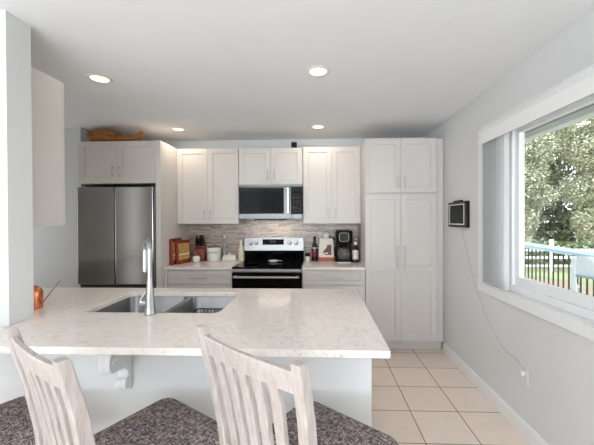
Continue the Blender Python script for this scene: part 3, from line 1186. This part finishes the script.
wb = thing('wine_bottle', 'dark wine bottle with red label right of the spice jar', 'bottle', (-.040, 3.985, .9145))
bm = new_bm()
lathe(bm, [(.034, 0), (.038, .004), (.038, .170), (.034, .195), (.020, .218), (.0145, .235), (.014, .285), (.016, .288), (.016, .298), (.013, .300), (0, .300)], 28)
obj('bottle_body', bm, 'bottle_dark', wb, smooth=True)
bm = new_bm(); lathe(bm, [(.0385, .055), (.0388, .056), (.0388, .122), (.0385, .123)], 28)
obj('label', bm, 'red_label', wb, smooth=True)
bm = new_bm(); lathe(bm, [(.0386, .158), (.0389, .159), (.0375, .172), (.0372, .173)], 28)
obj('neck_label', bm, 'paper', wb, smooth=True)
bm = new_bm(); lathe(bm, [(.0155, .245), (.0155, .299), (.017, .300), (.015, .3025), (0, .3025)], 20)
obj('capsule', bm, 'black', wb, smooth=True)

cb = thing('coffee_bag', 'white standing bag with brown picture and orange foot', 'bag', (.106, 3.972, .9145), R(-3))
bm = new_bm()
secs = []
for z, w, d in ((0, .092, .040), (.02, .096, .043), (.06, .096, .041), (.14, .093, .034), (.21, .087, .024), (.255, .084, .010), (.282, .084, .005)):
    secs.append([(x, y, z) for x, y in rrect(-w, w, -d, d, min(d * .8, .012), 3)])
sweep(bm, secs)
obj('bag_body', bm, 'paper', cb, smooth=True)
bm = new_bm()
secs = []
for z, w, d in ((.002, .0975, .0440), (.02, .0975, .0442), (.050, .0975, .0430)):
    secs.append([(x, y, z) for x, y in rrect(-w, w, -d, d, .012, 3)])
sweep(bm, secs)
obj('foot_band', bm, 'orange_band', cb)
bm = new_bm()
Pm = Matrix.Translation((0, -.0415, .078)) @ Matrix.Rotation(R(-5.5), 4, 'X')
prism(bm, [(-.006, .0), (.062, .002), (.062, .125), (.015, .125), (-.002, .085), (-.03, .055), (-.04, .03)], 'Y', -.0045, .001, Pm)
obj('picture', bm, 'photo_brown', cb)
bm = new_bm(); box(bm, -.024, .018, -.006, -.001, .015, .030, .002, Pm @ Matrix.Rotation(R(12), 4, 'Y'))
obj('cup_mark', bm, 'paper', cb)

cr_ = thing('utensil_crock', 'pale round jar with a knob top behind the white bag', 'jar', (.110, 4.074, .9145))
bm = new_bm()
lathe(bm, [(.045, 0), (.05, .005), (.05, .20), (.046, .235), (.040, .25), (.036, .255)], 26)
obj('jar_body', bm, 'cream_soap', cr_, smooth=True)
bm = new_bm()
lathe(bm, [(.020, .255), (.026, .262), (.044, .285), (.050, .312), (.044, .338), (.026, .356), (0, .362)], 26)
obj('ball_top', bm, 'white_ceramic', cr_, smooth=True)
bm = new_bm()
tube(bm, [(.03, 0, .25), (.06, .0, .27), (.085, 0, .275), (.10, 0, .255)], [.012, .016, .018, .014], 12)
obj('side_grip', bm, 'black', cr_, smooth=True)

cm = thing('coffee_maker', 'black drip coffee maker with a glass pot', 'coffee maker', (.318, 3.915, .9145))
bm = new_bm()
sweep(bm, [[(x, y, z) for x, y in rrect(-.100, .100, -.105, .105, .04)] for z in (.006, .030)])
obj('base', bm, 'black', cm, bevel=.003)
bm = new_bm(); sweep(bm, [[(x, y, z) for x, y in rrect(-.102, .102, -.108, .108, .04)] for z in (.0, .008)])
obj('base_ring', bm, 'steel', cm)
bm = new_bm(); sweep(bm, [[(x, y, z) for x, y in rrect(-.098, .098, .035, .105, .025)] for z in (.030, .26)])
obj('tower', bm, 'black', cm, bevel=.003)
bm = new_bm()
secs = [[(x, y, z) for x, y in rrect(-w, w, -w - .002, .105, .045)] for z, w in ((.215, .088), (.235, .098), (.345, .102), (.372, .098), (.382, .085))]
sweep(bm, secs)
hd = obj('brew_head', bm, 'black', cm, smooth=True)
bm = new_bm()
lp = [(x, z) for x, z in rrect(-.060, .050, .255, .355, .025)]
tube(bm, [(x, -.104, z) for x, z in lp + lp[:1]], .005, 8)
obj('trim_loop', bm, 'steel', hd, smooth=True)
bm = new_bm(); prism(bm, rrect(-.05, .04, .27, .345, .015), 'Y', -.107, -.098)
obj('control_face', bm, 'dark_gap', hd)
bm = new_bm()
lathe(bm, [(.055, .033), (.066, .040), (.074, .075), (.074, .105), (.062, .150), (.050, .172), (.050, .178)], 30, (0, -.035, 0))
cf = obj('carafe', bm, 'clear', cm, smooth=True)
bm = new_bm()
lathe(bm, [(.050, .036), (.062, .042), (.070, .075), (.0705, .095), (0, .0955)], 30, (0, -.035, 0))
obj('coffee', bm, 'bottle_brown', cf, smooth=True)
bm = new_bm(); lathe(bm, [(.053, .172), (.055, .178), (.054, .196), (.02, .204), (0, .204)], 26, (0, -.035, 0))
obj('pot_lid', bm, 'black', cf, smooth=True)
bm = new_bm()
tube(bm, [(-.050, -.06, .185), (-.095, -.085, .192), (-.118, -.098, .170), (-.116, -.096, .10), (-.100, -.086, .070)], [.009, .010, .011, .010, .008], 10)
obj('pot_handle', bm, 'black', cf, smooth=True)

sb = thing('syrup_bottle', 'brown bottle with white label and silver cap beside the pantry', 'bottle', (.450, 3.84, .9145))
bm = new_bm()
lathe(bm, [(.030, 0), (.0335, .004), (.0335, .160), (.028, .185), (.016, .205), (.013, .225), (.013, .262)], 26)
obj('bottle_body', bm, 'bottle_brown', sb, smooth=True)
bm = new_bm(); lathe(bm, [(.0338, .040), (.0342, .041), (.0342, .148), (.0338, .149)], 26)
obj('label', bm, 'paper', sb, smooth=True)
bm = new_bm(); lathe(bm, [(.0135, .205), (.017, .215), (.0205, .232), (.0165, .248), (.0135, .25)], 20)
obj('neck_band', bm, 'white_ceramic', sb, smooth=True)
bm = new_bm(); lathe(bm, [(.015, .262), (.017, .265), (.017, .290), (.014, .295), (0, .296)], 20)
obj('cap', bm, 'nickel', sb, smooth=True)

# ------------------------------------------------------------------ things on top of the cabinets
hb = thing('horn_basket', 'brown wicker horn basket of dried flowers lying on the refrigerator cabinet', 'basket', (-2.225, 3.478, 2.2965))
bm = new_bm()
path = [(-.27, 0, .064, .062), (-.20, .0, .066, .070), (-.10, .0, .064, .066), (0, .01, .052, .052), (.08, .015, .036, .034), (.15, .02, .040, .024), (.20, .02, .066, .019), (.235, .02, .098, .016), (.250, .02, .112, .018)]
path = [(a * 1.08, b, c + .004 if c < .06 else c + .012, d) for a, b, c, d in path]
pts_, rad_ = [], []
for a, b in zip(path, path[1:]):
    for k in range(6):
        u = k / 6
        pts_.append(tuple(a[i] + (b[i] - a[i]) * u for i in range(3)))
        rad_.append((a[3] + (b[3] - a[3]) * u) * (1 + .07 * math.sin(len(pts_) * PI)) + (.003 if len(pts_) % 2 else 0))
tube(bm, pts_, rad_, 22)
obj('horn', bm, 'wicker', hb, smooth=False)
bm = new_bm()
for k in range(90):
    x = random.uniform(-.31, .06); a = random.uniform(.1, PI - .1)
    r0 = .066 * (1 - .38 * max(0, (x + .16) / .22))
    c = Vector((x, -math.cos(a) * r0 * 1.02, .062 + math.sin(a) * r0 * .92 - .02 * max(0, x + .16) / .22))
    bmesh.ops.create_icosphere(bm, subdivisions=1, radius=random.uniform(.008, .019), matrix=Matrix.Translation(c))
obj('dried_flower_cluster', bm, 'wicker_red', hb)['kind'] = 'stuff'
bm = new_bm()
for k in range(12):
    yy = random.uniform(-.03, .03)
    tube(bm, [(.0, yy * .4 - .02, .02), (.14, yy - .02, .026 + random.uniform(0, .012)), (.30 + random.uniform(-.04, .03), yy * 1.5 - .02, (.016 + random.uniform(0, .014)))], [.005, .005, .003], 6)
obj('dried_stalks', bm, 'wicker', hb)['kind'] = 'stuff'

cmr = thing('security_camera', 'small black cube device standing on top of the short wall cabinet', 'camera', (-.282, 3.86, 2.2885))
bx('housing', 'black', cmr, -.034, .034, -.030, .030, .008, .076, .006)
bx('stand', 'black', cmr, -.026, .026, -.024, .024, 0, .008, .002)
bm = new_bm(); lathe(bm, [(.014, 0), (.014, .003), (.010, .004), (0, .003)], 18)
bmesh.ops.rotate(bm, verts=bm.verts[:], cent=(0, 0, 0), matrix=Matrix.Rotation(PI / 2, 3, 'X'))
bmesh.ops.translate(bm, verts=bm.verts[:], vec=(0, -.030, .045))
obj('lens', bm, 'screen', cmr)

# ------------------------------------------------------------------ ceiling lamps
LAMPS = [(-1.588, 2.275, 'nearer left recessed ceiling light, in front of the refrigerator'),
         (.006, 2.240, 'nearer right recessed ceiling light, above the peninsula'),
         (-1.586, 3.586, 'farther left recessed ceiling light, near the tall panel'),
         (.007, 3.576, 'farther right recessed ceiling light, above the right worktop')]
for i, (x, y, lab) in enumerate(LAMPS):
    t = thing('recessed_light', lab, 'ceiling light', (x, y, ZC))
    bm = new_bm()
    lathe(bm, [(.060, -.003), (.062, -.008), (.080, -.006), (.086, -.0005), (.060, -.0002)], 40)
    obj('trim_ring', bm, 'lamp_trim', t, smooth=True)
    bm = new_bm(); lathe(bm, [(0, -.0065), (.040, -.0058), (.0605, -.0035), (.0605, -.001), (0, -.001)], 36)
    obj('lens', bm, 'lens', t, smooth=True)
    light('lamp_glow', 'AREA', (x, y, ZC - .012), (0, 0, 0), 2.4, (1, .86, .70), shape='DISK', size=.11)

# lamp of the microwave over the cooktop
light('hood_glow', 'AREA', (-.557, 3.98, 1.420), (0, 0, 0), .8, (1, .88, .76), shape='RECTANGLE', size=.4, size_y=.08)

# ------------------------------------------------------------------ things on the right wall
tb = thing('wall_tablet', 'small black framed tablet hung on the wall beside the pantry', 'tablet', (XR, 3.095, 1.475))
bm = new_bm(); box(bm, -.034, 0, -.185, .205, -.122, .120, .005)
obj('wall_dock', bm, 'black', tb)
bm = new_bm()
for q in ((-.150, .172, .088, .098), (-.150, .172, -.098, -.088), (-.150, -.138, -.088, .088), (.160, .172, -.088, .088)):
    box(bm, -.0365, -.033, *q, .0005)
o = obj('bezel', bm, 'outlet', tb)
bm = new_bm(); box(bm, -.0355, -.033, -.138, .160, -.088, .088)
obj('screen', bm, 'screen', o)
bm = new_bm(); box(bm, -.034, -.004, -.06, .09, .118, .134, .005)
obj('speaker_bar', bm, 'black', tb)

ol = thing('outlet', 'white wall outlet low under the window with a cord plugged in', 'outlet', (XR, 2.147, .395))
bm = new_bm(); box(bm, -.006, 0, -.036, .036, -.058, .058, .003)
pl = obj('cover_plate', bm, 'outlet', ol)
for zz in (-.021, .021):
    bm = new_bm(); box(bm, -.009, -.005, -.016, .016, zz - .014, zz + .014, .0015)
    obj('socket', bm, 'outlet', pl)

ctl = [(3.05, 1.345), (3.045, 1.318), (2.95, 1.15), (2.83, .90), (2.70, .735), (2.594, .625), (2.50, .553), (2.42, .500), (2.33, .477), (2.23, .476), (2.175, .468), (2.150, .440), (2.147, .418)]
cdd = thing('power_cord', 'thin white cord running down from the tablet to the outlet', 'cord', (XR, 3.05, 1.345))
bm = new_bm()
tube(bm, [(-.008 if i < len(ctl) - 3 else -.024, y - 3.05, z - 1.345) for i, (y, z) in enumerate(ctl)], .003, 8)
obj('cable', bm, 'cord', cdd, smooth=True)
bm = new_bm(); box(bm, -.034, -.0095, 2.147 - 3.05 - .013, 2.147 - 3.05 + .013, .402 - 1.345, .432 - 1.345, .004)
obj('plug', bm, 'outlet', cdd)

# ------------------------------------------------------------------ counter stools
def make_stool():
    root = thing('counter_stool', '', 'stool')
    SZ = .630
    bm = new_bm()       # upholstered seat
    outl = ((.218, .042, SZ - .062), (.227, .048, SZ - .052), (.230, .050, SZ - .024), (.223, .050, SZ - .008), (.201, .048, SZ), (.11, .04, SZ + .005))
    sweep(bm, [[(x * (1 - .08 * (-min(y, 0) / .235)), y, z) for x, y in rrect(-w, w, -w, w, r, 6)] for w, r, z in outl])
    obj('seat', bm, 'tweed', root, smooth=True)
    bm = new_bm()       # apron below the seat
    for (xa, xb, ya, yb) in ((-.19, .19, .185, .207), (-.175, .175, -.207, -.185), (-.200, -.178, -.185, .185), (.178, .200, -.185, .185)):
        box(bm, xa, xb, ya, yb, SZ - .135, SZ - .062, .003)
    obj('apron', bm, 'whitewash', root)
    PST = ((0, -.285, .018, .020), (.25, -.262, .0185, .021), (SZ - .12, -.246, .0185, .022), (SZ, -.244, .018, .022), (.76, -.258, .0175, .020), (.94, -.290, .017, .018), (1.088, -.327, .0165, .016), (1.098, -.330, .0145, .0135))
    pw = lambda z: .174 + .032 * max(0, z - SZ) / .468
    for s in (-1, 1):
        bm = new_bm()   # front leg
        secs = [[(s * (.195 + k) + x, .195 + k + y, z) for x, y in rrect(-.021, .021, -.021, .021, .005, 2)] for z, k in ((SZ - .064, 0), (.30, .010), (0, .024))]
        sweep(bm, secs)
        obj('leg', bm, 'whitewash', root)
        bm = new_bm()   # rear leg runs up into the back post
        secs = [[(s * pw(z) + x, yc + y, z) for x, y in rrect(-a, a, -b, b, .004, 2)] for z, yc, a, b in PST]
        sweep(bm, secs)
        obj('leg', bm, 'whitewash', root)

    def yc(z):
        for (a, ya, _, _), (b, yb, _, _) in zip(PST, PST[1:]):
            if z <= b:
                return ya + (yb - ya) * (z - a) / (b - a)
        return PST[-1][1]
    bow = lambda x: -.012 * (1 - (x / .19) ** 2)
    bm = new_bm()       # curved top rail
    secs = []
    for k in range(15):
        x = -.198 + .396 * k / 14
        secs.append([(x, yc(z) + bow(x) + dy, z) for z, dy in ((1.010, -.010), (1.010, .010), (1.066, .010), (1.071, .006), (1.071, -.006), (1.066, -.010))])
    sweep(bm, secs)
    obj('top_rail', bm, 'whitewash', root, smooth=True)
    bm = new_bm()       # lower rail
    secs = []
    for k in range(15):
        x = -.172 + .344 * k / 14
        secs.append([(x, yc(z) + bow(x) * .8 + dy, z) for z, dy in ((.670, -.009), (.670, .009), (.712, .009), (.712, -.009))])
    sweep(bm, secs)
    obj('lower_rail', bm, 'whitewash', root, smooth=True)
    for k in range(5):
        bm = new_bm()
        xk = -.120 + .054 * k
        secs = []
        for j in range(8):
            z = .708 + (1.016 - .708) * j / 7
            x = xk * (1 + .16 * j / 7)
            y = yc(z) + bow(x) * (.8 + .2 * j / 7)
            secs.append([(x + a, y + b, z) for a, b in ((-.0185, -.0075), (.0185, -.0075), (.0185, .0075), (-.0185, .0075))])
        sweep(bm, secs)
        obj('slat', bm, 'whitewash', root, bevel=.0015)
    for (z, xx, yy) in ((.20, .218, .205), (.26, .170, -.268)):
        bm = new_bm(); box(bm, -xx, xx, yy - .010, yy + .010, z - .018, z + .018, .003)
        obj('stretcher', bm, 'whitewash', root)
    for s in (-1, 1):
        bm = new_bm(); box(bm, s * .19 - .009, s * .19 + .009, -.262, .205, .232, .262, .003)
        obj('stretcher', bm, 'whitewash', root)
    return root


stool = make_stool()
STOOLS = [(-.0072, 1.1314, -37.7, 'rightmost whitewashed counter stool with tweed seat, nearest the tiled floor'),
          (-.623, 1.135, -32.1, 'whitewashed counter stool with tweed seat in front of the corbel, middle of three'),
          (-1.285, 1.137, -33, 'leftmost counter stool, only its dark tweed seat showing in front of the stub wall')]
for i, (x, y, a, lab) in enumerate(STOOLS):
    o = stool if i == 0 else copy_tree(stool)
    o.location = (x, y, 0)
    o.rotation_euler = (0, 0, R(a))
    o['label'] = lab
    o['group'] = 'counter stools along the peninsula'

# ------------------------------------------------------------------ outside
GZ = -.75
bm = new_bm(); box(bm, XR + TH + .3, 90, -20, 90, GZ - .3, GZ)
struct('ground', bm, 'lawn', 'green lawn with bare brown patches beyond the deck', 'lawn')
bm = new_bm()
k = 0
y = -1.5
while y < 11.4:
    box(bm, XR + TH + .02, 5.35, y, y + .138, -.13, -.10)
    y += .144
box(bm, XR + TH + .02, 5.3, -1.5, 11.4, -.30, -.135)
struct('deck_floor', bm, 'deck', 'grey board deck outside the window', 'deck')
bm = new_bm()
box(bm, XR + TH, 1.98, -3, 6, 2.245, 2.262)
tag(obj('soffit', bm, 'soffit'), 'grey soffit under the roof edge outside the window', 'soffit', kind='structure')
bm = new_bm()
prism(bm, [(1.98, 2.195), (2.07, 2.195), (2.09, 2.34), (2.09, 2.36), (1.98, 2.36)], 'Y', -3, 6)
tag(obj('gutter', bm, 'gutter'), 'white gutter along the roof edge outside the window', 'gutter', kind='structure')

# deck railing
DX = .143


def rx(y):
    return 4.624 + DX * (y - 7.375)


ra_ = thing('deck_railing', 'deck railing with pale flat top rail and dark balusters', 'railing', (rx(7), 7, -.10))
ang = math.atan(-DX)
ra_.rotation_euler = (0, 0, ang)
L0, L1 = -5.2, 4.6
bx('top_rail', 'rail_blue', ra_, -.065, .065, L0, L1, .945, 1.00, .006)
bx('under_rail', 'rail_blue', ra_, -.02, .02, L0, L1, .885, .945, .003)
bx('bottom_rail', 'rail_blue', ra_, -.02, .02, L0, L1, .08, .13, .003)
pb = None
n = int((L1 - L0) / .155)
for k in range(n):
    yy = L0 + .07 + k * .155
    if pb is None:
        bm = new_bm(); box(bm, -.010, .010, -.010, .010, .13, .885)
        pb = obj('baluster', bm, 'baluster', ra_)
        o = pb
    else:
        o = pb.copy(); COL.objects.link(o); o.parent = ra_
    o.location = (0, yy, 0)
pp = None
for yy in (L0 + .05, -3.4, -1.42, 1.5, L1 - .05):
    if pp is None:
        bm = new_bm(); box(bm, -.035, .035, -.035, .035, 0, .90, .004)
        pp = obj('post', bm, 'baluster', ra_)
        o = pp
    else:
        o = pp.copy(); COL.objects.link(o); o.parent = ra_
    o.location = (.0, yy, 0)

# white board fence across the lawn
fe = thing('board_fence', 'white three rail board fence across the lawn', 'fence', (11.5, 13.2, GZ))
for zz in (.26, .60, .90):
    bx('fence_rail', 'white_wood', fe, -7, 14, -.02, .02, zz - .05, zz + .05, .004)
for k in range(9):
    bx('fence_post', 'white_wood', fe, -6.9 + k * 2.4, -6.80 + k * 2.4, .02, .14, 0, 1.32 if k in (1, 2) else 1.10, .008)

# patio chair on the deck
pc = thing('patio_chair', 'pale blue patio armchair standing on the deck outside', 'chair', (3.46, 3.94, -.10), R(-41))
bm = new_bm()
secs = []
for k in range(13):
    u = -1 + 2 * k / 12
    x = .29 * u
    yb_ = -.26 - .05 * (1 - u * u)
    top = 1.10 - .05 * abs(u) ** 4
    secs.append([(x, yb_ - .012 + (-.10), top), (x, yb_ + .012 - .10, top), (x, yb_ + .03 - .06, .86), (x, yb_ + .02 - .06, .86)])
sweep(bm, secs)
obj('backrest', bm, 'patio_plastic', pc, smooth=True)
bm = new_bm(); sweep(bm, [[(x, y, z) for x, y in rrect(-.27, .27, -.28, .27, .06)] for z in (.42, .45)])
obj('seat', bm, 'patio_plastic', pc, bevel=.006)
for s in (-1, 1):
    bm = new_bm()
    tube(bm, [(s * .29, -.36, 1.08), (s * .30, -.33, .88), (s * .285, -.28, .62), (s * .28, -.27, .42), (s * .30, -.33, .2), (s * .32, -.38, 0)], [.026, .028, .026, .026, .026, .026], 10)
    obj('leg', bm, 'patio_plastic', pc, smooth=True)
    bm = new_bm()
    tube(bm, [(s * .31, .30, 0), (s * .30, .27, .3), (s * .30, .25, .62)], .026, 10)
    obj('leg', bm, 'patio_frame', pc, smooth=True)
    bm = new_bm()
    tube(bm, [(s * .295, -.32, .84), (s * .31, -.10, .72), (s * .31, .12, .67), (s * .30, .27, .63)], .030, 10)
    obj('arm', bm, 'patio_plastic', pc, smooth=True)
bm = new_bm()
tube(bm, [(-.28, -.33, .86), (0, -.37, .84), (.28, -.33, .86)], .016, 8)
tube(bm, [(-.28, -.28, .60), (0, -.32, .58), (.28, -.28, .60)], .016, 8)
obj('back_frame', bm, 'patio_frame', pc, smooth=True)


# trees
def leaf_mesh(name, lumps, n, size, m, seed):
    rnd = random.Random(seed)
    vs, fs = [], []
    tot = sum(l[3] * l[4] for l in lumps)
    for (cx_, cy_, cz_, rx_, rz_) in lumps:
        cnt = int(n * rx_ * rz_ / tot)
        for _ in range(cnt):
            u = rnd.uniform(-1, 1); ph = rnd.uniform(0, 2 * PI)
            rr = rnd.uniform(.55, 1.05)
            q = math.sqrt(1 - u * u)
            p = Vector((cx_ + rx_ * rr * q * math.cos(ph), cy_ + rx_ * rr * q * math.sin(ph), cz_ + rz_ * rr * u))
            e = Euler((rnd.uniform(-1.0, 1.0), rnd.uniform(-1.0, 1.0), rnd.uniform(0, 2 * PI)))
            s = size * rnd.uniform(.6, 1.3)
            mt = e.to_matrix()
            b = len(vs)
            for a, c in ((-.5, 0), (0, -.28), (.5, 0), (0, .28)):
                vs.append(p + mt @ Vector((a * s, c * s, 0)))
            fs.append((b, b + 1, b + 2, b + 3))
    me = bpy.data.meshes.new(name)
    me.from_pydata([tuple(v) for v in vs], [], fs)
    me.materials.append(M[m])
    return me


def tree(name, label, x, y, h, spread, m, bark, seed, n=26000, size=.15):
    rnd = random.Random(seed)
    root = thing(name, label, 'tree', (x, y, GZ))
    lumps = []
    for k in range(16):
        u = k / 15
        zz = h * (.14 + .82 * u)
        rad = spread * (.55 + .45 * math.sin(PI * min(1, u * .95 + .12)))
        a = rnd.uniform(0, 2 * PI)
        dd = rad * rnd.uniform(.2, .5)
        lumps.append((dd * math.cos(a), dd * math.sin(a), zz, rad * rnd.uniform(.42, .55), h * rnd.uniform(.05, .085)))
    me = leaf_mesh('crown', lumps, n, size, m, seed)
    o = bpy.data.objects.new('crown', me); COL.objects.link(o); o.parent = root
    bm = new_bm()
    tube(bm, [(0, 0, -.1), (.1, .05, h * .3), (-.05, .1, h * .6), (.05, 0, h * .92)], [.17, .13, .08, .02], 10)
    for l in lumps[::2]:
        tube(bm, [(0, .05, l[2] - h * .10), (l[0] * .5, l[1] * .5, l[2] - h * .03), (l[0], l[1], l[2])], [.05, .035, .012], 6)
    obj('trunk', bm, bark, root, smooth=True)
    return root


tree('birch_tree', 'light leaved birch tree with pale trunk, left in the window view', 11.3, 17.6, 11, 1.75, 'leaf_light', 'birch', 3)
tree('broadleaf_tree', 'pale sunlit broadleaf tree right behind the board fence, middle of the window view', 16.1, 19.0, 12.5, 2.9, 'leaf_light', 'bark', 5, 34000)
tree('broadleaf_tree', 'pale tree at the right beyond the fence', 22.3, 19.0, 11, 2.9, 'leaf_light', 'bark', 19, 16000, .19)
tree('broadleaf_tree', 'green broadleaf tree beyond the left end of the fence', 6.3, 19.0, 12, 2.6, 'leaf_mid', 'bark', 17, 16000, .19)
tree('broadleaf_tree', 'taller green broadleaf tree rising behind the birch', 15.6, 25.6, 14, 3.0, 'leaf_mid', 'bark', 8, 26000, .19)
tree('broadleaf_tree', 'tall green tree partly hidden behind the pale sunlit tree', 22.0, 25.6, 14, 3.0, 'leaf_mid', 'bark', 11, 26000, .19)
# undergrowth behind the fence
lumps = []
rnd = random.Random(9)
for k in range(26):
    lumps.append((3.2 + k * .85, 14.75 + rnd.uniform(-.1, .1), GZ + .55 + rnd.uniform(-.08, .08), .62, .68 + rnd.uniform(-.1, .12)))
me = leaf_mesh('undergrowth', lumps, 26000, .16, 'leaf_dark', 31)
o = bpy.data.objects.new('undergrowth', me); COL.objects.link(o)
tag(o, 'low dark undergrowth right behind the white board fence', 'shrubs', kind='stuff')
# woodland beyond
lumps = []
rnd = random.Random(4)
for k in range(15):
    x = 8 + 2.5 * k
    for zz in (.8, 3, 6, 9.5, 13, 17):
        lumps.append((x + rnd.uniform(-.6, .6), 33 + rnd.uniform(-1, 1), GZ + zz + rnd.uniform(-.8, .8), rnd.uniform(1.8, 2.4), rnd.uniform(2.0, 2.6)))
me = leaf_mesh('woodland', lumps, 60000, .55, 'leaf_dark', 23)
o = bpy.data.objects.new('woodland', me); COL.objects.link(o)
tag(o, 'dense dark woodland foliage closing the view behind the trees', 'woodland', kind='stuff')
